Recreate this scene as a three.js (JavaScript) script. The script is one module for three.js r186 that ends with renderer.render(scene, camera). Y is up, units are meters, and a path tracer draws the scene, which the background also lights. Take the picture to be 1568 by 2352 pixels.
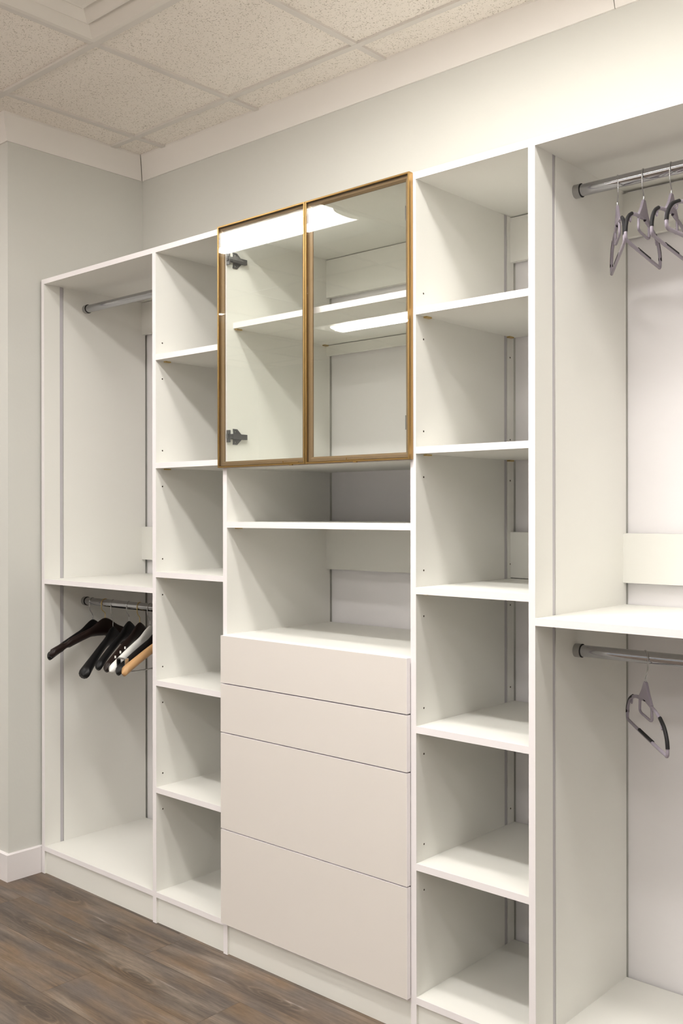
import * as THREE from 'three';
import { mergeGeometries } from 'three/addons/utils/BufferGeometryUtils.js';
import { ImprovedNoise } from 'three/addons/math/ImprovedNoise.js';
import { RectAreaLightUniformsLib } from 'three/addons/lights/RectAreaLightUniformsLib.js';

// ------------------------------------------------------------------ camera, light, exposure
const scene = new THREE.Scene();
scene.background = new THREE.Color(); scene.background.setRGB(.5, .53, .59);   // dim daylight beyond the added rear windows
const W = 1568, H = 2352;
const camera = new THREE.PerspectiveCamera(54.51, W / H, 0.05, 40);
camera.rotation.order = 'YXZ';
camera.position.set(2.8182, 1.4611, 2.1844);
camera.rotation.set(-0.0003, 0.7321, -0.0011);
scene.add(camera);

const renderer = new THREE.WebGLRenderer({ antialias: true });
renderer.toneMapping = THREE.LinearToneMapping;
renderer.toneMappingExposure = 0.79;
renderer.shadowMap.enabled = true;
RectAreaLightUniformsLib.init();
const fillSun = new THREE.DirectionalLight(new THREE.Color(1, .94, .9), 32);      // added to light the unseen ground outside, for bounce onto the ceiling
fillSun.position.set(14, 20, 16); fillSun.target.position.set(0, 0, 8); scene.add(fillSun, fillSun.target);
fillSun.castShadow = true; Object.assign(fillSun.shadow.camera, { left: -14, right: 14, top: 14, bottom: -14, near: 1, far: 60 }); fillSun.shadow.mapSize.set(2048, 2048);
const LAMP = new THREE.Color(1.0, 0.975, 0.935);   // fluorescent lamp colour
const AREA = 50, GLOW = 14;                        // area light and visible lens strengths

// ------------------------------------------------------------------ measured layout (metres)
const T = 0.019, HT = 2.4014, BACK = -0.502, WALLZ = -0.5137, PANELZ = -0.511;
const X0 = -0.7789, X1 = -0.0503, X2 = 0.3278, X3 = 1.1128, X4 = 1.4903, X5 = 2.219;
const HC = 3.0229, LW = -0.7946, WZ = 0.1392;
const colA = [0.0919, 0.4639, 0.8443, 1.2292, 1.6159, 2.0001];
const colB = [0.0965, 0.4675, 0.8478, 1.2327, 1.6216, 2.0067];

// ------------------------------------------------------------------ helpers
let seed = 7;
function rnd() { seed = (seed * 1664525 + 1013904223) % 4294967296; return seed / 4294967296; }
const noise = new ImprovedNoise();
const used = {};
function numbered(n) {
  const base = n.replace(/_\d{3}$/, '');
  used[base] = (used[base] ?? -1) + 1;
  return used[base] ? base + '_' + String(used[base]).padStart(3, '0') : base;
}
function finish(o) { o.castShadow = true; o.receiveShadow = true; return o; }
function tag(o, label, category, group, kind) {
  if (label) o.userData.label = label;
  if (category) o.userData.category = category;
  if (group) o.userData.group = group;
  if (kind) o.userData.kind = kind;
  return o;
}
const origins = new Map();
function thing(name, label, category, pos, group) {
  const o = new THREE.Group(); o.name = numbered(name); o.position.set(...pos);
  scene.add(o); tag(o, label, category, group); origins.set(o, pos); return o;
}
function structure(name, geo, mat) {
  const m = finish(new THREE.Mesh(geo, mat)); m.name = name; m.userData.kind = 'structure'; scene.add(m); origins.set(m, [0, 0, 0]); return m;
}
// a part: geometry in world coordinates, moved into the frame of its parent
function part(parent, name, geo, mat, label) {
  const p = origins.get(parent) ?? [0, 0, 0];
  const g = Array.isArray(geo) ? mergeGeometries(geo.map(x => x.index ? x.toNonIndexed() : x)) : geo;
  if (p[0] || p[1] || p[2]) g.translate(-p[0], -p[1], -p[2]);
  const m = finish(new THREE.Mesh(g, mat)); m.name = name; parent.add(m); origins.set(m, p);
  if (label) m.userData.label = label;
  return m;
}
function sub(parent, name, p) { const o = new THREE.Group(); o.name = name; parent.add(o); origins.set(o, origins.get(parent)); return o; }
// box with uv in metres
function bx(x0, x1, y0, y1, z0, z1) {
  const w = x1 - x0, h = y1 - y0, d = z1 - z0;
  const g = new THREE.BoxGeometry(w, h, d);
  const uv = g.attributes.uv, s = [[d, h], [d, h], [w, d], [w, d], [w, h], [w, h]];
  for (let i = 0; i < 24; i++) uv.setXY(i, uv.getX(i) * s[i >> 2][0] + x0 * .37 + y0 * .21, uv.getY(i) * s[i >> 2][1] + z0 * .13 + y0 * .4);
  g.translate((x0 + x1) / 2, (y0 + y1) / 2, (z0 + z1) / 2);
  return g;
}
// polygon in (a,b) extruded along an axis: axis 'x' => (a=z,b=y), 'y' => (a=x,b=z), 'z' => (a=x,b=y)
function prism(points, holes, axis, lo, hi) {
  const s = new THREE.Shape(points.map(p => new THREE.Vector2(...p)));
  for (const [cx, cy, r] of holes || []) { const h = new THREE.Path(); for (let i = 0; i < 10; i++) { const a = -i / 10 * Math.PI * 2; h[i ? 'lineTo' : 'moveTo'](cx + r * Math.cos(a), cy + r * Math.sin(a)); } h.closePath(); s.holes.push(h); }
  const g = new THREE.ExtrudeGeometry(s, { depth: hi - lo, bevelEnabled: false });
  const q = g.attributes.position;
  for (let i = 0; i < q.count; i++) {
    const a = q.getX(i), b = q.getY(i), c = q.getZ(i);
    if (axis === 'x') q.setXYZ(i, hi - c, b, a); else if (axis === 'y') q.setXYZ(i, a, hi - c, b); else q.setXYZ(i, a, b, lo + c);
  }
  g.computeVertexNormals();
  return g;
}
function rectPts(a0, a1, b0, b1) { return [[a0, b0], [a1, b0], [a1, b1], [a0, b1]]; }
function cylX(x0, x1, y, z, r, seg = 28, open = false) { const g = new THREE.CylinderGeometry(r, r, x1 - x0, seg, 1, open); g.rotateZ(Math.PI / 2); g.translate((x0 + x1) / 2, y, z); return g; }
// sheet through rows of points (each row the same length); closed rows wrap
function loft(rows, closed) {
  const pos = [], idx = [], n = rows[0].length, uv = [];
  rows.forEach((r, i) => r.forEach((p, j) => { pos.push(...p); uv.push(j / n, i / rows.length); }));
  for (let i = 0; i + 1 < rows.length; i++) for (let j = 0; j < (closed ? n : n - 1); j++) {
    const a = i * n + j, b = i * n + (j + 1) % n, c = a + n, d = b + n; idx.push(a, b, d, a, d, c);
  }
  const g = new THREE.BufferGeometry(); g.setAttribute('position', new THREE.Float32BufferAttribute(pos, 3)); g.setAttribute('uv', new THREE.Float32BufferAttribute(uv, 2));
  g.setIndex(idx); g.computeVertexNormals(); return g;
}
function flat(g) { const n = g.index ? g.toNonIndexed() : g; n.computeVertexNormals(); return n; }
// straight run of a closed polygon between two ends (end caps added)
function run(profA, profB) {
  const g = flat(loft([profA, profB], true));
  const caps = [];
  for (const [pr, flip] of [[profA, 1], [profB, 0]]) {
    const tri = []; const uv = [];
    for (let i = 1; i + 1 < pr.length; i++) { const t = flip ? [pr[0], pr[i + 1], pr[i]] : [pr[0], pr[i], pr[i + 1]]; for (const p of t) { tri.push(...p); uv.push(0, 0); } }
    const c = new THREE.BufferGeometry(); c.setAttribute('position', new THREE.Float32BufferAttribute(tri, 3)); c.setAttribute('uv', new THREE.Float32BufferAttribute(uv, 2)); c.computeVertexNormals(); caps.push(c);
  }
  return mergeGeometries([g, ...caps]);
}
function tube(points, r, seg = 40, rad = 7, type = 'centripetal') {
  return new THREE.TubeGeometry(new THREE.CatmullRomCurve3(points.map(p => new THREE.Vector3(...p)), false, type), seg, r, rad, false);
}

// ------------------------------------------------------------------ textures
function dataTexture(w, h, f, srgb, repeat) {
  const d = new Uint8Array(w * h * 4);
  for (let j = 0; j < h; j++) for (let i = 0; i < w; i++) { const c = f(i, j), k = (j * w + i) * 4; d[k] = c[0]; d[k + 1] = c[1]; d[k + 2] = c[2]; d[k + 3] = 255; }
  const t = new THREE.DataTexture(d, w, h); t.magFilter = THREE.LinearFilter; t.minFilter = THREE.LinearMipmapLinearFilter; t.generateMipmaps = true;
  t.wrapS = t.wrapT = THREE.RepeatWrapping; if (srgb) t.colorSpace = THREE.SRGBColorSpace; if (repeat) t.repeat.set(...repeat); t.needsUpdate = true; return t;
}
// linen emboss of the melamine boards: fine horizontal threads
const linen = dataTexture(256, 256, (i, j) => { const v = 128 + 60 * noise.noise(i * .12, j * .8, 3.1) + 50 * noise.noise(i * .9, j * .16, 8.3) + 20 * (rnd() - .5); return [v, v, v]; }, false, [4, 4]);
const orange = dataTexture(256, 256, (i, j) => { const v = 128 + 70 * noise.noise(i * .11, j * .11, 1.7) + 45 * noise.noise(i * .27, j * .27, 5.5); return [v, v, v]; }, false, [3, 3]);
function std(color, roughness = .6, extra = {}) { const o = { roughness, ...extra }; const m = new THREE.MeshStandardMaterial(o); m.color.setRGB(...color); return m; }
function phys(color, roughness, spec) { const m = new THREE.MeshPhysicalMaterial({ roughness, specularIntensity: spec }); m.color.setRGB(...color); return m; }
const M = {
  board: std([.79, .78, .735], .5, { bumpMap: linen, bumpScale: .00012 }),
  edge: std([.86, .82, .83], .45),
  backboard: std([.82, .795, .805], .6),
  drawer: std([.725, .68, .64], .5, { bumpMap: linen, bumpScale: .0001 }),  // base colour lowered to stand in for dimmer light on the fronts
  wall: std([.64, .635, .595], .85, { bumpMap: orange, bumpScale: .0003 }),
  trim: std([.82, .785, .75], .5),
  skirting: std([.78, .74, .74], .4),
  strip: std([.50, .48, .50], .5),
  grid: std([.73, .69, .65], .55),
  vent: std([.80, .76, .71], .5),
  housing: std([.8, .79, .76], .6),
  chrome: std([.47, .47, .49], .1, { metalness: 1 }),
  cap: std([.40, .395, .39], .35, { metalness: .8 }),
  steel: std([.55, .55, .56], .25, { metalness: 1 }),
  brass: std([.62, .46, .2], .35, { metalness: .9 }),
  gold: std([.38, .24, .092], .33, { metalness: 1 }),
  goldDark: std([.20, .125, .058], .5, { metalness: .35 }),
  hinge: std([.15, .15, .16], .4, { metalness: .8 }),
  dark: std([.02, .02, .02], .8),
  raw: (() => { const m = std([.10, .07, .045], .9); m.side = THREE.DoubleSide; return m; })(),
  black: phys([.006, .0055, .006], .4, .45),
  espresso: phys([.014, .007, .0055], .35, .5),
  whitePlastic: std([.78, .77, .74], .4),
  tan: std([.50, .29, .13], .45),
  mauve: std([.28, .245, .29], .5),
  grip: phys([.016, .015, .016], .6, .4),
};
const glass = new THREE.MeshPhysicalMaterial({ transmission: 1, thickness: 0, roughness: 0, ior: 1.52, metalness: 0 });
glass.color.setRGB(.992, 1, .985);
const lens = new THREE.MeshStandardMaterial({ roughness: .6 }); lens.color.setRGB(.9, .9, .88); lens.emissive.copy(LAMP); lens.emissiveIntensity = GLOW;

// mineral-fibre tile: fissures and pin holes in off-white
function tileTexture(k) {
  const n = 1024, h = new Float32Array(n * n);
  let s0 = 11 + k * 97; const r = () => { s0 = (s0 * 1664525 + 1013904223) % 4294967296; return s0 / 4294967296; };
  for (let q = 0; q < 4300; q++) {
    let x = r() * n, y = r() * n, a = r() * 6.28; const len = 2 + r() * r() * 11, wd = .7 + r() * 1.2, dep = .35 + r() * .65;
    for (let t = 0; t < len; t++) {
      for (let dx = -2; dx <= 2; dx++) for (let dy = -2; dy <= 2; dy++) { const d = Math.hypot(dx, dy) / wd; if (d < 1.4) { const id = (((y + dy) | 0) + n) % n * n + (((x + dx) | 0) + n) % n; h[id] = Math.max(h[id], dep * Math.max(0, 1.25 - d)); } }
      x += Math.cos(a); y += Math.sin(a); a += (r() - .5) * 1.2;
    }
  }
  const col = dataTexture(n, n, (i, j) => { const d = Math.min(1, h[j * n + i]), g = 6 * noise.noise(i * .3, j * .3, k) + 5 * noise.noise(i * .08, j * .08, k + 3); return [243 - 96 * d + g, 236 - 102 * d + g, 228 - 108 * d + g]; }, true);
  const bump = dataTexture(n, n, (i, j) => { const v = 220 - 200 * Math.min(1, h[j * n + i]) + 20 * noise.noise(i * .2, j * .2, k); return [v, v, v]; }, false);
  return new THREE.MeshStandardMaterial({ map: col, bumpMap: bump, bumpScale: .0012, roughness: .95 });
}
const tileMats = [tileTexture(0), tileTexture(1)];

// vinyl oak plank, 1.22 x 0.18 m
function plankMaterial(k) {
  const w = 1024, h = 160; let s0 = 31 + k * 131; const r = () => { s0 = (s0 * 1664525 + 1013904223) % 4294967296; return s0 / 4294967296; };
  const knots = []; const nk = [2, 1, 2, 1, 2, 1, 2, 1][k % 8];
  for (let i = 0; i < nk; i++) knots.push([.12 + .76 * (i + r() * .8) / nk, .05 + .08 * r(), .5 + .5 * r(), r() < .5]);
  const marks = [[.2 + .5 * r(), .03 + .12 * r()], [.6 + .5 * r(), .03 + .12 * r()]];
  const tone = [-.02, .1, -.14, .05, .16, -.06, .0, -.1][k % 8], bandAt = .02 + .13 * r(), o = k * 13.7;
  const dark = [.075, .056, .044], mid = [.195, .140, .098], grey = [.150, .121, .102], light = [.32, .26, .205], amber = [.19, .118, .062];
  const mix = (a, b, t) => a.map((v, i) => v + (b[i] - v) * t), cl = v => Math.max(0, Math.min(1, v)), sm = (a, b, v) => { v = cl((v - a) / (b - a)); return v * v * (3 - 2 * v); };
  const map = dataTexture(w, h, (i, j) => {
    const u = i / w * 1.22, v = j / h * .1815;
    const warp = .016 * noise.noise(u * 2.2, v * 7, o) + .006 * noise.noise(u * 6, v * 18, o + 4);
    let ring = (v + warp) * 95, near = 0;
    for (const [kx, ky, st] of knots) {
      const dx = (u - kx * 1.22) / .13, dy = (v - ky) / .028, d = Math.sqrt(dx * dx + dy * dy + .02);
      const q = Math.exp(-d * d * .55) * st; near = Math.max(near, q); ring = ring * (1 - q) + q * (d * 11 + 2 * noise.noise(u * 9, v * 30, o + 9));
    }
    const grain = .5 + .5 * Math.sin(ring * 2.4 + 2.2 * noise.noise(u * 3, v * 40, o + 2));
    const fine = noise.noise(u * 22, v * 480, o + 5) * .6 + noise.noise(u * 60, v * 900, o + 7) * .4;
    const patch = noise.noise(u * 3.4, v * 9, o + 20) + .7 * noise.noise(u * 8, v * 24, o + 23);
    const streak = noise.noise(u * 2.2, v * 75, o + 30) + .6 * noise.noise(u * 5, v * 190, o + 33);
    let c = mix(mid, grey, sm(-.25, .5, patch));
    c = mix(c, amber, sm(.1, .7, -patch) * .6 + near * .45);
    c = mix(c, dark, sm(.1, .7, noise.noise(u * 2.6, v * 13, o + 40) + .5 * streak) * .85);
    c = mix(c, light, sm(.15, .7, noise.noise(u * 3.5, v * 19, o + 50) + .35 * streak) * .6);
    for (const [mx, my] of marks) c = mix(c, [.48, .43, .38], .7 * Math.exp(-Math.pow((u - mx) / .045, 2) - Math.pow((v - my - .012 * noise.noise(u * 7, my, o)) / .003, 2)));
    c = mix(c, dark, (1 - grain) * .5 * (.3 + near));
    c = mix(c, light, sm(.86, 1, grain) * .22 * (.2 + near * 1.1));
    const dk = near > .55 ? sm(.62, .95, near) : 0; c = mix(c, dark, dk * .9);
    const line = Math.exp(-Math.pow((v - bandAt - .01 * noise.noise(u * 2, 1, o)) / .016, 2)); c = mix(c, dark, line * .45);
    const lum = (1 + tone * .8 + fine * .5) * .84;
    return c.map(x => { const y = cl(x * lum); return 255 * (y <= .0031308 ? 12.92 * y : 1.055 * Math.pow(y, 1 / 2.4) - .055); });
  }, true);
  return new THREE.MeshStandardMaterial({ map, roughness: .52 });
}
const plankMats = Array.from({ length: 8 }, (_, k) => plankMaterial(k));

// ------------------------------------------------------------------ room shell
const RX0 = -5.2, RX1 = 5.2, RZ1 = 5.4;
const floor = structure('floor', bx(RX0 - .1, RX1 + .1, -.16, -.006, WALLZ - .1, RZ1 + .1), M.dark);
{
  const PW = .1815, PL = 1.22; const geos = [];
  function plankGeo(len, flip, u0) { const g = new THREE.BoxGeometry(len - .0008, .006, PW - .0008); const uv = g.attributes.uv; for (let i = 0; i < 24; i++) { let a = uv.getX(i), b = uv.getY(i); if (flip & 1) b = 1 - b; if (flip & 2) a = 1 - a; uv.setXY(i, u0 + a * len / PL, b); } return g; }
  for (let f = 0; f < 4; f++) geos.push(plankGeo(PL, f, 0));
  const joints = [.142, .612, .118, -.36, .30, .75, -.1, .5];
  const pick = [[0, 4], [2, 5], [1, 3], [6, 0], [3, 7], [5, 2], [4, 1], [7, 6]];
  const rows = Math.ceil((RZ1 - .0035) / PW);
  for (let r = -1; r < 30; r++) {
    const z = .0035 + PW * (r + .5), jn = r < 0 ? .1 : r < 8 ? joints[r] : (r * .47) % PL;
    for (let c = -5; c < 4; c++) {
      const a = Math.max(RX0, jn + c * PL), b = Math.min(RX1, jn + (c + 1) * PL); if (b - a < .05) continue;
      if (z < 0 && (a > X5 || b < X0)) continue;
      const k = r >= 0 && r < 8 && (c === -1 || c === 0) ? pick[r][c + 1] : Math.floor(rnd() * 8);
      const full = Math.abs(b - a - PL) < 1e-4, f = Math.floor(rnd() * 4);
      const m = finish(new THREE.Mesh(full ? geos[f] : plankGeo(b - a, f, rnd()), plankMats[k]));
      m.name = numbered('plank'); m.position.set((a + b) / 2, -.003, z); floor.add(m);
    }
  }
}
const WT = .12;
structure('wall_back', bx(LW - WT, RX1 + WT, -.16, HC + .12, WALLZ - WT, WALLZ), M.wall);
structure('wall_left', bx(LW - WT, LW, -.16, HC + .12, WALLZ, WZ), M.wall);
structure('wall_front_left', bx(RX0 - WT, LW - WT, -.16, HC + .12, WZ - WT, WZ), M.wall);
structure('wall_right', bx(RX1, RX1 + WT, -.16, HC + .12, WALLZ, RZ1), M.wall);
structure('wall_far_left', bx(RX0 - WT, RX0, -.16, HC + .12, WZ, RZ1), M.wall);
// unseen rear wall, windows added for ceiling fill: sill, piers, head, mullioned panes
{
  const wx = [-2.2, -.45, 1.3, 3.05, 4.8], y0 = .9, y1 = 2.62;
  structure('wall_rear', mergeGeometries([bx(RX0 - WT, wx[0], -.16, HC + .12, RZ1, RZ1 + WT), bx(wx[4], RX1 + WT, -.16, HC + .12, RZ1, RZ1 + WT), bx(wx[0], wx[4], -.16, y0, RZ1, RZ1 + WT), bx(wx[0], wx[4], y1, HC + .12, RZ1, RZ1 + WT)]), M.wall);
  for (let i = 0; i < 4; i++) {
    const a = wx[i], b = wx[i + 1], w = structure('window_' + (i + 1), mergeGeometries([bx(a, a + .04, y0, y1, RZ1 + .02, RZ1 + .09), bx(b - .04, b, y0, y1, RZ1 + .02, RZ1 + .09), bx(a + .04, b - .04, y0, y0 + .05, RZ1 + .02, RZ1 + .09), bx(a + .04, b - .04, y1 - .05, y1, RZ1 + .02, RZ1 + .09)]), M.cap);
    part(w, 'pane', bx(a + .04, b - .04, y0 + .05, y1 - .05, RZ1 + .05, RZ1 + .056), glass);
  }
}
const ceiling = structure('ceiling', bx(RX0 - WT, RX1 + WT, HC + .13, HC + .2, WALLZ - WT, RZ1 + WT), M.dark);

// crown moulding: one sloped board, mitred in the corner
{
  const c = .038, b = 2.9292, f = .006, g = .0022;
  const prof = (px, pz) => [[0, b], [f, b], [c, HC], [c, HC + .008], [0, HC + .008]].map(([d, y]) => [px(d), y, pz(d)]);
  const back = (x0, x1) => run(prof(d => typeof x0 === 'number' ? x0 : x0.v + d, d => WALLZ + d), prof(d => x1, d => WALLZ + d));
  structure('trim_1', back({ v: LW + g }, 1.4720), M.trim);
  structure('trim_2', back(1.4746, RX1), M.trim);
  structure('trim_3', run(prof(d => LW + d, d => WZ + d), prof(d => LW + d, d => WALLZ + d + g)), M.trim);
  structure('trim_4', run(prof(d => RX0, d => WZ + d), prof(d => LW + d, d => WZ + d)), M.trim);
}
// skirting boards
{
  const t = .0125, h = .109;
  const prof = (px, pz) => [[0, 0], [t, 0], [t, h - .004], [t - .005, h], [0, h]].map(([d, y]) => [px(d), y, pz(d)]);
  structure('baseboard_left', run(prof(d => LW + d, d => WZ + d), prof(d => LW + d, d => -.012)), M.skirting);
  structure('baseboard_front_left', run(prof(d => RX0, d => WZ + d), prof(d => LW + d, d => WZ + d)), M.skirting);
}
// unseen ground and overhang, added to bounce and block light for the ceiling
{
  const addedPaving = std([.55, .50, .475], .9), addedSoffit = std([.3, .3, .3], .8);
  structure('added_pavement', bx(RX0 - 8, RX1 + WT + 8, -.3, -.165, RZ1 + WT, RZ1 + 16), addedPaving);
  structure('added_canopy', bx(RX0, RX1 + 2.9, 2.75, 3.0, RZ1 + WT, RZ1 + 2.9), addedSoffit);
}
// suspended ceiling: T bars, lay-in tiles
const GX = [-.597, -.014, .627], GZ = [-.3305, .264];
while (GX[0] > RX0 + .61) GX.unshift(GX[0] - .6096);
while (GX[GX.length - 1] < RX1 - .61) GX.push(GX[GX.length - 1] + .6096);
while (GZ[GZ.length - 1] < RZ1 - .61) GZ.push(GZ[GZ.length - 1] + .6096);
const gx = i => GX[GX.indexOf(-.597) + i], gz = i => GZ[1 + i];       // cell corners counted from the vent corner
const bars = [];
const skip = new Set(), fixtureCells = [];
const cellKey = (i, j) => i + ',' + j;
{
  // fixture cells: [x index, z index] counted in cells from the vent corner
  const ex = [RX0, ...GX, RX1], ez = [WALLZ, ...GZ, RZ1], o = GX.indexOf(-.597);
  var addTiles = () => {
    // long bars run along x; short cross bars stop where a light fills two cells
    for (const z of GZ) part(ceiling, numbered('ceiling_bar'), bx(z < WZ ? LW : RX0, RX1, HC - .0006, HC + .0084, z - .0118, z + .0118), M.grid);
    GX.forEach((x, i) => {
      let from = x < LW ? WZ : WALLZ;
      ez.slice(1).forEach((z, k) => {
        const lit = fixtureCells.some(([a, b]) => a + 1 === i - o && b === k - 2), end = z === RZ1;
        if (lit || end) { const to = lit ? ez[k] - .0118 : RZ1; if (to - from > .02) part(ceiling, numbered('ceiling_bar'), bx(x - .0118, x + .0118, HC, HC + .009, from, to), M.grid); from = z + .0118; }
      });
    });
    for (let i = 0; i + 1 < ex.length; i++) for (let j = 0; j + 1 < ez.length; j++) {
      const ci = i - 1 - o, cj = j - 2; if (skip.has(cellKey(ci, cj))) continue;
      let x0 = ex[i] + .0025, x1 = ex[i + 1] - .0025, z0 = ez[j] + .0025, z1 = ez[j + 1] - .0025;
      if (x1 < LW && z1 < WZ) continue; if (x0 < LW && z1 < WZ + .01) x0 = LW; else if (x1 < LW) z0 = Math.max(z0, WZ);
      if (x1 - x0 < .02 || z1 - z0 < .02) continue;
      const g = bx(x0, x1, HC + .0082, HC + .022, z0, z1), p = g.attributes.position, uv = g.attributes.uv;
      for (let k = 0; k < p.count; k++) uv.setXY(k, (p.getX(k) - x0) / .6096 + ((i * 7) % 5) * .31, (p.getZ(k) - z0) / .6096 + ((j * 3) % 5) * .27);
      part(ceiling, numbered('ceiling_tile'), g, tileMats[(i + j) % 2]);
    }
  };
}

// ------------------------------------------------------------------ ceiling air diffuser (nested square cones)
{
  const x0 = gx(1) + .013, x1 = gx(2) - .013, z0 = gz(0) + .013, z1 = gz(1) - .013, cx = (x0 + x1) / 2, cz = (z0 + z1) / 2, R = (x1 - x0) / 2, RZ = (z1 - z0) / 2;
  skip.add(cellKey(1, 0));
  const t = thing('air_diffuser', 'square cream ceiling air diffuser of nested stepped rings, set in the tile grid', 'air vent', [cx, HC, cz]);
  const ring = list => flat(loft(list.map(([k, y]) => [[-1, -1], [1, -1], [1, 1], [-1, 1]].map(([a, b]) => [cx + a * (R - k), HC + y, cz + b * (RZ - k)])), true));
  part(t, 'outer_frame', ring([[0, .006], [0, -.002], [.016, -.002], [.022, .001], [.074, .030], [.074, .06]]), M.vent);
  part(t, 'cone', ring([[.067, .034], [.067, .012], [.074, .010], [.080, .012], [.134, .038], [.134, .06]]), M.vent);
  part(t, 'centre_plate', ring([[.126, .040], [.126, .020], [.133, .018], [.140, .019], [R - .002, .019]]), M.vent);
  part(t, 'duct_box', ring([[.0, .006], [.0, .1], [R - .001, .1]]), M.vent);
}

// ------------------------------------------------------------------ recessed lights
function troffer() {
  const g = new THREE.Group(), L = 1.2192 - .026, D = .6096 - .026, a = L / 2, b = D / 2, hl = a - .075, hw = .108;
  origins.set(g, [0, 0, 0]);
  const rect = (hx, hz, y) => [[-hx, y, -hz], [hx, y, -hz], [hx, y, hz], [-hx, y, hz]];
  part(g, 'housing', flat(loft([rect(a, b, .012), rect(a, b, -.002), rect(a - .018, b - .018, -.002), rect(hl + .05, hw + .06, .040), rect(hl + .012, hw + .012, .052), rect(hl + .012, hw + .012, .07), rect(.01, .01, .07)], true)), M.housing);
  const rows = []; for (let i = 0; i <= 10; i++) { const q = Math.PI * i / 10; rows.push([[-hl, .026 - .025 * Math.pow(Math.sin(q), .5), -hw * Math.cos(q)], [hl, .026 - .025 * Math.pow(Math.sin(q), .5), -hw * Math.cos(q)]]); }
  const cap = s => run(rows.map(r => [s * hl, r[0][1], r[0][2]]), rows.map(r => [s * (hl + .006), r[0][1], r[0][2]]));
  part(g, 'lens', [loft(rows), ], lens);
  part(g, 'end_plate', cap(-1), M.housing); part(g, 'end_plate', cap(1), M.housing);
  return g;
}
const proto = troffer();
function lightAt(x, z, label, strength = 1) {
  const t = proto.clone(); t.name = numbered('ceiling_light'); t.position.set(x, HC, z); scene.add(t);
  tag(t, label, 'ceiling light', 'recessed ceiling lights');
  const l = new THREE.RectAreaLight(LAMP, AREA * strength, 1.04, .11); l.position.set(x, HC - .003, z); l.rotation.x = -Math.PI / 2; scene.add(l);
}
function cellLight(i, j, label, s) { fixtureCells.push([i, j]); skip.add(cellKey(i, j)); skip.add(cellKey(i + 1, j)); lightAt((gx(i) + gx(i + 2)) / 2, (gz(j) + gz(j + 1)) / 2, label, s); }
cellLight(2, 0, 'recessed ceiling light nearest the closet wall, in front of the right shelf tower', .62);
cellLight(4, 0, 'recessed ceiling light nearest the closet wall, in front of the right hanging section', .42);
cellLight(2, 1, 'recessed ceiling light in the second row, straight in front of the closet', 2.1);
cellLight(1, 4, 'added recessed fill light in the middle of the room, behind the camera', 1);  // unseen fixture added to raise the ambient light
cellLight(5, 4, 'added recessed fill light in the middle of the room, toward the right', 1);  // added out of view for more room bounce
cellLight(-2, 6, 'added recessed fill light toward the rear wall, left of the middle', 1);  // another unseen fixture added for fill
cellLight(-2, 2, 'recessed ceiling light mirrored as the broad white band in the glass doors', 1);
cellLight(-4, 6, 'recessed ceiling light mirrored as the short white bar in the right glass door', 1);
cellLight(-6, 4, 'recessed ceiling light mirrored as the white tip at the left door edge', 1);
cellLight(1, 6, 'added recessed fill light behind the camera over the open floor', 1);  // added out of view, fill from behind
cellLight(5, 6, 'added recessed fill light behind the camera beside the right wall', 1);  // unseen, added as fill like the one before
cellLight(7, 2, 'added recessed fill light in the second row, far to the right of the closet', 1);  // added out of view for floor bounce on the right
addTiles();

// ------------------------------------------------------------------ closet
// a side panel: core, drilled and slotted right-hand face, front edge band
function sidePanel(unit, x, holes, slot) {
  const L = .010, zf = -.0012, hs = (holes || []).map(([z, y]) => [z, y, .0030]);
  const parts = [bx(x, x + T - L, 0, HT, BACK, zf)];
  if (slot) {
    parts.push(prism(rectPts(slot[1], zf, 0, HT), hs.filter(h => h[0] > slot[1]), 'x', x + T - L, x + T));
    parts.push(prism(rectPts(BACK, slot[0], 0, HT), hs.filter(h => h[0] < slot[0]), 'x', x + T - L, x + T));
  } else parts.push(prism(rectPts(BACK, zf, 0, HT), hs, 'x', x + T - L, x + T));
  const p = part(unit, 'side_panel', parts, M.board);
  part(p, 'edge_band', bx(x, x + T, 0, HT, -.0012, 0), M.edge);
  if (hs.length) {                                          // raw chipboard inside the drilled holes
    const b = part(p, 'hole_lining', hs.flatMap(([z, y]) => { const c = new THREE.CylinderGeometry(.0029, .0029, L - .0006, 12, 1, true); c.rotateZ(Math.PI / 2); c.translate(x + T - L / 2, y, z); const d = new THREE.CircleGeometry(.0029, 12); d.rotateY(Math.PI / 2); d.translate(x + T - L + .0006, y, z); return [c, d]; }), M.raw);
    b.userData.kind = 'stuff';
  }
  if (slot) part(p, 'channel_strip', bx(x + T - L, x + T - .0016, 0, HT, slot[0] + .0022, slot[1]), M.strip, 'grey strip set in a groove of the panel');
}
function shelf(unit, name, x0, x1, y, zf = 0, pins) {
  const s = part(unit, name, bx(x0, x1, y, y + T, BACK, zf - .0012), M.board);
  part(s, 'edge_band', bx(x0, x1, y, y + T, zf - .0012, zf), M.edge);
  if (pins) for (const [x, d] of [[x0, 1], [x1, -1]]) for (const z of [-.048, -.475]) {
    const a = x, b = x + d * .011; part(s, 'shelf_pin', [bx(Math.min(a, b), Math.max(a, b), y - .0045, y - .0002, z - .012, z + .012)], M.brass, 'small brass shelf pin');
  }
  return s;
}
function kick(unit, x0, x1, y) { part(unit, 'toe_kick', bx(x0, x1, 0, y, -.023, -.008), M.board); }
function cleat(unit, x0, x1, y0, y1) { part(unit, 'back_rail', bx(x0, x1, y0, y1, BACK, BACK + T), M.board); }
function backs(unit, x0, x1) { part(unit, 'back_panel', bx(x0 + .0015, x1 - .0015, .0, HT - .001, WALLZ + .0002, PANELZ), M.backboard); }
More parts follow.
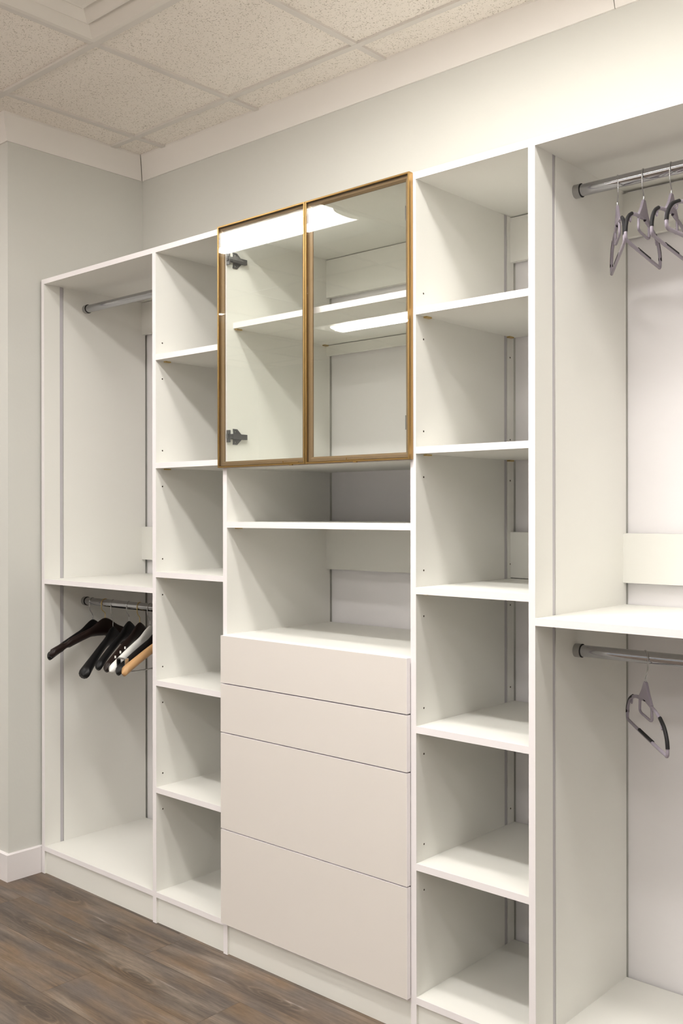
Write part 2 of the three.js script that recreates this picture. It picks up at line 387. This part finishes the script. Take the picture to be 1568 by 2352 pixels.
function rod(unit, x0, x1, y, z) {
  const r = part(unit, 'hanging_rod', cylX(x0 + .002, x1 - .002, y, z, .0158, 40), M.chrome);
  for (const [a, b, c] of [[x0, x0 + .019, x0 + .019], [x1 - .019, x1, x1 - .019]]) {
    part(r, 'end_socket', cylX(a, b, y, z, .0182, 40), M.cap);
    part(r, 'seal_ring', cylX(c - .0006, c + .0006, y, z, .0184, 40), M.dark);
  }
}
const holesFor = (cols, front, rear) => cols.slice(1).flatMap(y => [y - .064, y + .064].flatMap(h => rear ? [[front, h], [rear, h]] : [[front, h]]));

// left hanging section
{
  const u = thing('hanging_unit', 'white open hanging closet section at the far left, with dark hangers on its lower rod', 'closet', [(X0 + X1) / 2, 0, -.25], 'open hanging closet sections');
  sidePanel(u, X0, null, [-.090, -.073]);
  backs(u, X0 + T, X1);
  shelf(u, 'top_board', X0 + T, X1, HT - T); shelf(u, 'shelf', X0 + T, X1, 1.1715); shelf(u, 'bottom_board', X0 + T, X1, colA[0]);
  kick(u, X0 + T, X1, colA[0]); cleat(u, X0 + T, X1, 1.252, 1.396); cleat(u, X0 + T, X1, 2.241, HT - T - .002);
  rod(u, X0 + T, X1, 2.309, -.197); rod(u, X0 + T, X1, 1.090, -.190);
}
// towers
function tower(xa, xb, cols, front, rear, slotB, slotA, label) {
  const u = thing('shelf_tower', label, 'shelf unit', [(xa + xb + T) / 2, 0, -.25], 'white shelf towers beside the drawers');
  sidePanel(u, xa, holesFor(cols, front, rear), slotA);
  sidePanel(u, xb, null, slotB);
  backs(u, xa + T, xb);
  shelf(u, 'top_board', xa + T, xb, HT - T); shelf(u, 'bottom_board', xa + T, xb, cols[0]);
  for (let i = 1; i < 6; i++) shelf(u, 'shelf', xa + T, xb, cols[i], 0, true);
  kick(u, xa + T, xb, cols[0]); cleat(u, xa + T, xb, 1.254, 1.397); cleat(u, xa + T, xb, 2.241, HT - T - .003);
}
tower(X1, X2, colA, -.030, null, null, null, 'narrow white shelf tower of seven boards between the left hanging section and the drawers');
tower(X3, X4, colB, -.036, -.482, [-.102, -.086], [-.466, -.448], 'white shelf tower of seven boards between the drawers and the right hanging section');
// right hanging section
{
  const u = thing('hanging_unit', 'white open hanging closet section at the right edge, with grey hangers on both rods', 'closet', [(X4 + X5) / 2, 0, -.25], 'open hanging closet sections');
  sidePanel(u, X5, null, null);
  backs(u, X4 + T, X5);
  shelf(u, 'top_board', X4 + T, X5, HT - T); shelf(u, 'shelf', X4 + T, X5, 1.1737); shelf(u, 'bottom_board', X4 + T, X5, colB[0]);
  kick(u, X4 + T, X5, colB[0]); cleat(u, X4 + T, X5, 1.256, 1.398); cleat(u, X4 + T, X5, 2.246, 2.373);
  rod(u, X4 + T, X5, 2.314, -.207); rod(u, X4 + T, X5, 1.091, -.207);
}
// centre cabinet: glass doors above, open shelves, four drawers
{
  const u = thing('drawer_cabinet', 'white cabinet with two bronze-framed glass doors above open shelves and four plain drawers', 'cabinet', [(X2 + X3 + T) / 2, 0, -.25]);
  const a = X2 + T, b = X3;
  backs(u, X2 + T, X3);
  shelf(u, 'top_board', a, b, HT - T); shelf(u, 'shelf', a, b, 2.0695, -.03, true); shelf(u, 'cabinet_floor', a, b, 1.6045, -.002);
  shelf(u, 'shelf', a, b, 1.4091, 0, true); shelf(u, 'counter_board', a, b, 1.0385); shelf(u, 'bottom_board', a, b, .0955, -.002);
  kick(u, a, b, .0955); cleat(u, a, b, 1.252, 1.398); cleat(u, a, b, 2.243, HT - T - .003); cleat(u, a, b, 2.032, 2.067);
  const ys = [.1085, .4195, .7365, .8977, 1.0542], g = .0019;
  for (let i = 0; i < 4; i++) {
    const y0 = ys[i] + (i ? g : 0), y1 = ys[i + 1] - (i < 3 ? g : 0);
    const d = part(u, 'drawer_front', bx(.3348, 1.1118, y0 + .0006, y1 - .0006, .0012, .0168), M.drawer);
    part(d, 'edge_band', [bx(.3345, .3348, y0, y1, .0012, .0168), bx(1.1118, 1.1125, y0, y1, .0012, .0168), bx(.3348, 1.1118, y0, y0 + .0006, .0012, .0168), bx(.3348, 1.1118, y1 - .0006, y1, .0012, .0168)], M.edge);
    part(d, 'drawer_box', [bx(a + .013, a + .026, y0 + .02, y1 - .02, -.45, .0012), bx(b - .026, b - .013, y0 + .02, y1 - .02, -.45, .0012), bx(a + .026, b - .026, y0 + .02, y0 + .032, -.45, .0012), bx(a + .026, b - .026, y0 + .032, y1 - .02, -.45, -.437)], M.board);
  }
  // doors
  const vb = 1.606, vt = 2.4008, zb = .0016, zf = .0190, gp = .0011;
  function door(x0, x1, hingeX, side) {
    const d = sub(u, 'glass_door');
    const rail = (prof, name, mat) => {
      const cor = [[x0, vb, 1, 1], [x1, vb, -1, 1], [x1, vt, -1, -1], [x0, vt, 1, -1]];
      for (let i = 0; i < 4; i++) {
        const A = cor[i], B = cor[(i + 1) % 4];
        part(d, name, run(prof.map(([w, z]) => [A[0] + A[2] * w, A[1] + A[3] * w, z]), prof.map(([w, z]) => [B[0] + B[2] * w, B[1] + B[3] * w, z])), mat);
      }
    };
    rail([[0, zb], [0, zf - .0006], [.0006, zf], [.0046, zf], [.0052, zf - .0006], [.0052, zb]].reverse(), 'frame_rail', M.gold);
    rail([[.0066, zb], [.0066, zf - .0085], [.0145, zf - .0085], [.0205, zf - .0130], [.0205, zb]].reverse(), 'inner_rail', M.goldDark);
    rail([[.0052, zb], [.0052, zb + .003], [.0066, zb + .003], [.0066, zb]].reverse(), 'groove_base', M.dark);
    part(d, 'glass_pane', bx(x0 + .0060, x1 - .0060, vb + .0060, vt - .0060, zf - .0058, zf - .0018), glass);
    // small pull clip on the bottom rail
    const pc = side > 0 ? x1 - .20 : x1 - .06; 
    part(d, 'pull_clip', [bx(pc - .034, pc + .034, vb + .0052, vb + .0075, zf - .0018, zf + .0004), bx(pc - .034, pc - .0328, vb + .0052, vb + .0128, zf - .0018, zf + .0004), bx(pc - .006, pc + .006, vb - .0022, vb + .0005, zf - .006, zf)], M.gold);
    for (const hy of [1.710, 2.2945]) {
      const s = side, px = hingeX, out = (v, w) => s < 0 ? [px + v, px + w] : [px - w, px - v];
      const [q0, q1] = out(0.0002, .0032), [r0, r1] = out(.0032, .0135);
      const zc = z => -.004 - z;
      const plate = prism([[zc(.022), hy - .026], [zc(.040), hy - .026], [zc(.058), hy - .010], [zc(.058), hy + .010], [zc(.040), hy + .026], [zc(.022), hy + .026], [zc(.024), hy + .012], [zc(.024), hy - .012]].reverse(), [[zc(.033), hy + .018, .003], [zc(.033), hy - .018, .003]], 'x', q0, q1);
      const arm = bx(r0, r1, hy - .0085, hy + .0085, zc(.076), zc(.012));
      const k0 = out(.0042, .0125);
      const knuckle = bx(k0[0], k0[1], hy - .0072, hy + .0072, zc(.013), zf - .0132);
      const cup = bx(...out(.001, .016), hy - .020, hy + .020, zb - .0045, zb + .0005);
      part(d, 'hinge', [plate, arm, knuckle, cup], M.hinge, 'dark grey metal hinge');
    }
  }
  door(.3223, .7226 - gp, X2 + T, -1);
  door(.7226 + gp, 1.1234, X3, 1);
}

// ------------------------------------------------------------------ hangers
const ROD_R = .0158;
function hookGeo(neckY, r = .0016, rodR = ROD_R, straight = .03) {
  const R = rodR + r, pts = [[0, neckY - .004, 0], [0, neckY + .006, 0], [0, neckY + straight * .6, 0]];
  pts.push([R * .85, neckY + straight * .6 + Math.max(.012, (-.012 - neckY - straight * .6) * .55), 0]);
  for (let i = 0; i <= 10; i++) { const q = -.25 + (Math.PI + .6) * i / 10; pts.push([R * Math.cos(q), R * Math.sin(q), 0]); }
  return tube(pts, r, 60, 7);
}
// broad wooden suit hanger; local x along the arms, origin at the rod's axis
function suitHanger(o) {
  const g = new THREE.Group(); origins.set(g, [0, 0, 0]);
  const rows = [], N = 44, S = 12, top = o.neck, drop = o.neck - o.tip - .030;
  for (let i = 0; i <= N; i++) {
    const t = -1 + 2 * i / N, a = Math.abs(t), e = Math.min(1, Math.sqrt(Math.max(0, 1 - Math.pow(Math.max(0, a - .93) / .07, 2))) + .02);
    const x = t * o.len, k = 1 - Math.exp(-Math.pow(a / .13, 2));
    const dip = o.notch && Math.abs(a - .70) < .035 ? .72 : 1;
    const kn = Math.exp(-Math.pow(a / .2, 4)); const ry = (.008 * kn + .028 * (1 - k) + (.0185 - .003 * Math.min(1, a * 1.4) + (o.fat || 0) * .004 * a) * k) * e * dip;
    const rw = (.0105 + (o.fat ?? 1) * .0105 * a * a) * e;
    const yc = top - .036 - drop * Math.pow(a, 1.18) * (.35 * k + .65), zc = -.006 * a * a;
    const row = []; for (let j = 0; j < S; j++) { const q = j / S * Math.PI * 2; row.push([x, yc + ry * Math.sin(q), zc + rw * Math.cos(q)]); }
    rows.push(row);
  }
  part(g, 'hanger_body', loft(rows, true), o.mat);
  part(g, 'hook', hookGeo(top, .0017), o.hook);
  if (o.bar) {
    const y = o.tip - .004, l = o.len * .86; part(g, 'trouser_bar', tube([[-l, y + .02, .036], [-l + .01, y, .03], [-.05, y - .002, .012], [.05, y - .002, .012], [l - .01, y, .03], [l, y + .02, .036]], .0028, 40, 8), M.steel);
  }
  if (o.clips) {
    for (const s of [-1, 1]) { const x = s * o.len * .84, y = o.tip + .022; part(g, 'clip', [bx(x - .009, x + .009, y - .02, y + .022, -.0225, -.0195), bx(x - .009, x + .009, y - .02, y + .022, .0195, .0225), bx(x - .009, x + .009, y + .019, y + .022, -.0195, .0195)], M.steel); }
  }
  if (o.teeth) part(g, 'hook_tabs', [.55, .66, .78].flatMap(a => [-1, 1].map(s => { const x = s * a * o.len, y = o.neck - .036 - drop * Math.pow(a, 1.18) + .013; return bx(x - .0016, x + .0016, y, y + .009, .011, .016); })), o.mat);
  return g;
}
function hang(g, name, label, x, y, z, deg, group) {
  g.name = numbered(name); g.position.set(x, y - .0012, z); g.rotation.y = -deg * Math.PI / 180; scene.add(g); tag(g, label, 'hanger', group); return g;
}
const LY = 1.090, LZ = -.190, G1 = 'suit hangers on the left lower rod';
const wood1 = suitHanger({ len: .25, neck: 1.031 - LY, tip: .909 - LY, mat: M.espresso, hook: M.brass, notch: true, fat: .6 });
const wood2 = suitHanger({ len: .25, neck: 1.000 - LY, tip: .845 - LY, mat: M.black, hook: M.steel, fat: 1.5 });
hang(suitHanger({ len: .245, neck: 1.018 - LY, tip: .895 - LY, mat: M.black, hook: M.steel, fat: .5 }), 'suit_hanger', 'black hanger with a steel hook, hanging farthest left beside the side panel', -.703, LY, LZ, 80, G1);
hang(wood1, 'suit_hanger', 'dark brown hanger with a brass-coloured hook and notched arm, second from the left', -.614, LY, LZ, 95, G1);
hang(wood2, 'suit_hanger', 'glossy black hanger with a thick rounded arm end, lowest of the dark hangers', -.560, LY, LZ, 63, G1);
hang(suitHanger({ len: .225, neck: 1.030 - LY, tip: .880 - LY, mat: M.black, hook: M.steel, fat: .6 }), 'suit_hanger', 'black hanger with a steel hook just right of the thick-armed black hanger', -.452, LY, LZ, 69, G1);
hang(suitHanger({ len: .226, neck: 1.030 - LY, tip: .880 - LY, mat: M.espresso, hook: M.brass, fat: .6 }), 'suit_hanger', 'dark brown hanger overlapping the white plastic hanger', -.382, LY, LZ, 72, G1);
hang(suitHanger({ len: .235, neck: 1.022 - LY, tip: .882 - LY, mat: M.whitePlastic, hook: M.steel, fat: .5, teeth: true }), 'suit_hanger', 'white plastic hanger with small tabs, between dark hangers', -.315, LY, LZ, 77, G1);
hang(suitHanger({ len: .23, neck: 1.020 - LY, tip: .880 - LY, mat: M.black, hook: M.steel, fat: .6, clips: true }), 'suit_hanger', 'black hanger with steel trouser clips beside the tan wooden hanger', -.255, LY, LZ, 82, G1);
hang(suitHanger({ len: .22, neck: 1.020 - LY, tip: .880 - LY, mat: M.tan, hook: M.steel, fat: .8, bar: true }), 'suit_hanger', 'tan wooden hanger half hidden behind the closet partition', -.195, LY, LZ, 91, G1);

// slim mauve-grey hanger with black rubber grips
function slimHanger() {
  const g = new THREE.Group(); origins.set(g, [0, 0, 0]);
  const ny = -.063;                                        // top of the plastic neck below the rod axis
  const P = (s, h) => [s, ny + h, 0];
  const sq = (pts, w, d) => { // flattened tube through points
    const gg = tube(pts, 1, pts.length * 10, 8, 'centripetal'); return gg;
  };
  const strip = (pts, hw, d) => {                          // ribbon-like bar of rounded section following pts
    const cv = new THREE.CatmullRomCurve3(pts.map(p => new THREE.Vector3(...p)), false, 'centripetal'), n = pts.length * 7, rows = [];
    for (let i = 0; i <= n; i++) {
      const p = cv.getPointAt(i / n), t = cv.getTangentAt(i / n), nx = -t.y, nyy = t.x, row = [];
      for (let j = 0; j < 8; j++) { const q = j / 8 * Math.PI * 2 + .39; row.push([p.x + nx * hw * Math.cos(q), p.y + nyy * hw * Math.cos(q), d * Math.sin(q)]); }
      rows.push(row);
    }
    return loft(rows, true);
  };
  const arm = s => [P(s * .010, -.046), P(s * .040, -.050), P(s * .075, -.0535), P(s * .110, -.062), P(s * .142, -.078), P(s * .160, -.100), P(s * .1655, -.120), P(s * .164, -.134), P(s * .156, -.1375)];
  const body = [];
  for (const s of [-1, 1]) body.push(strip(arm(s), .0048, .0040));
  body.push(strip([P(-.160, -.1365), P(-.08, -.1375), P(0, -.1375), P(.08, -.1375), P(.160, -.1365)], .0048, .0040));
  body.push(strip([P(-.048, -.052), P(-.050, -.068), P(-.050, -.082), P(-.042, -.086), P(0, -.087), P(.042, -.086), P(.050, -.082), P(.050, -.068), P(.048, -.052)], .0036, .0034));
  const leaf = new THREE.Shape([[-.006, .001], [.006, .001], [.014, -.008], [.026, -.024], [.050, -.046], [.046, -.053], [.014, -.044], [-.014, -.044], [-.046, -.053], [-.050, -.046], [-.026, -.024], [-.014, -.008]].map(p => new THREE.Vector2(p[0], p[1] + ny)));
  const lg = new THREE.ExtrudeGeometry(leaf, { depth: .005, bevelEnabled: true, bevelSize: .001, bevelThickness: .001, bevelSegments: 2 }); lg.translate(0, 0, -.0025); body.push(lg);
  for (const s of [-1, 1]) body.push(tube([P(s * .118, -.068), P(s * .120, -.079), P(s * .126, -.084), P(s * .131, -.080), P(s * .130, -.076)], .0019, 16, 6));
  part(g, 'hanger_frame', body, M.mauve);
  for (const s of [-1, 1]) part(g, 'shoulder_grip', strip(arm(s).slice(3, 7).map(([x, y, z]) => [x + s * .0008, y + .0016, z]), .0052, .0046), M.grip, 'black rubber shoulder grip');
  part(g, 'bar_grip', strip([P(-.055, -.1352), P(0, -.1352), P(.055, -.1352)], .0046, .0046), M.grip, 'black rubber grip along the bar');
  part(g, 'hook', hookGeo(ny, .0018, ROD_R, .02), M.steel);
  return g;
}
const slim = slimHanger(), RY = 2.314, RZ = -.207, G2 = 'grey slim hangers in the right hanging section';
const put = (g, label, x, y, deg, sx = 1) => { hang(g, 'slim_hanger', label, x, y, RZ, deg, G2); g.scale.set(sx, 1, 1); return g; };
put(slim, 'mauve-grey slim hanger seen almost edge-on, first beside the partition on the upper rod', 1.630, RY, 58, 1);
put(slim.clone(), 'mauve-grey slim hanger with black grips, second on the upper rod', 1.702, RY, 79.6, 1);
put(slim.clone(), 'mauve-grey slim hanger third on the upper rod, cut by the picture edge', 1.775, RY, 82, 1);
put(slim.clone(), 'slim hanger fourth on the upper rod with only its near black grip in the picture', 1.856, RY, 93, 1.15);
put(slim.clone(), 'mauve-grey slim hanger hanging alone on the lower rod', 1.706, 1.091, 52, 1.29);

renderer.render(scene, camera);
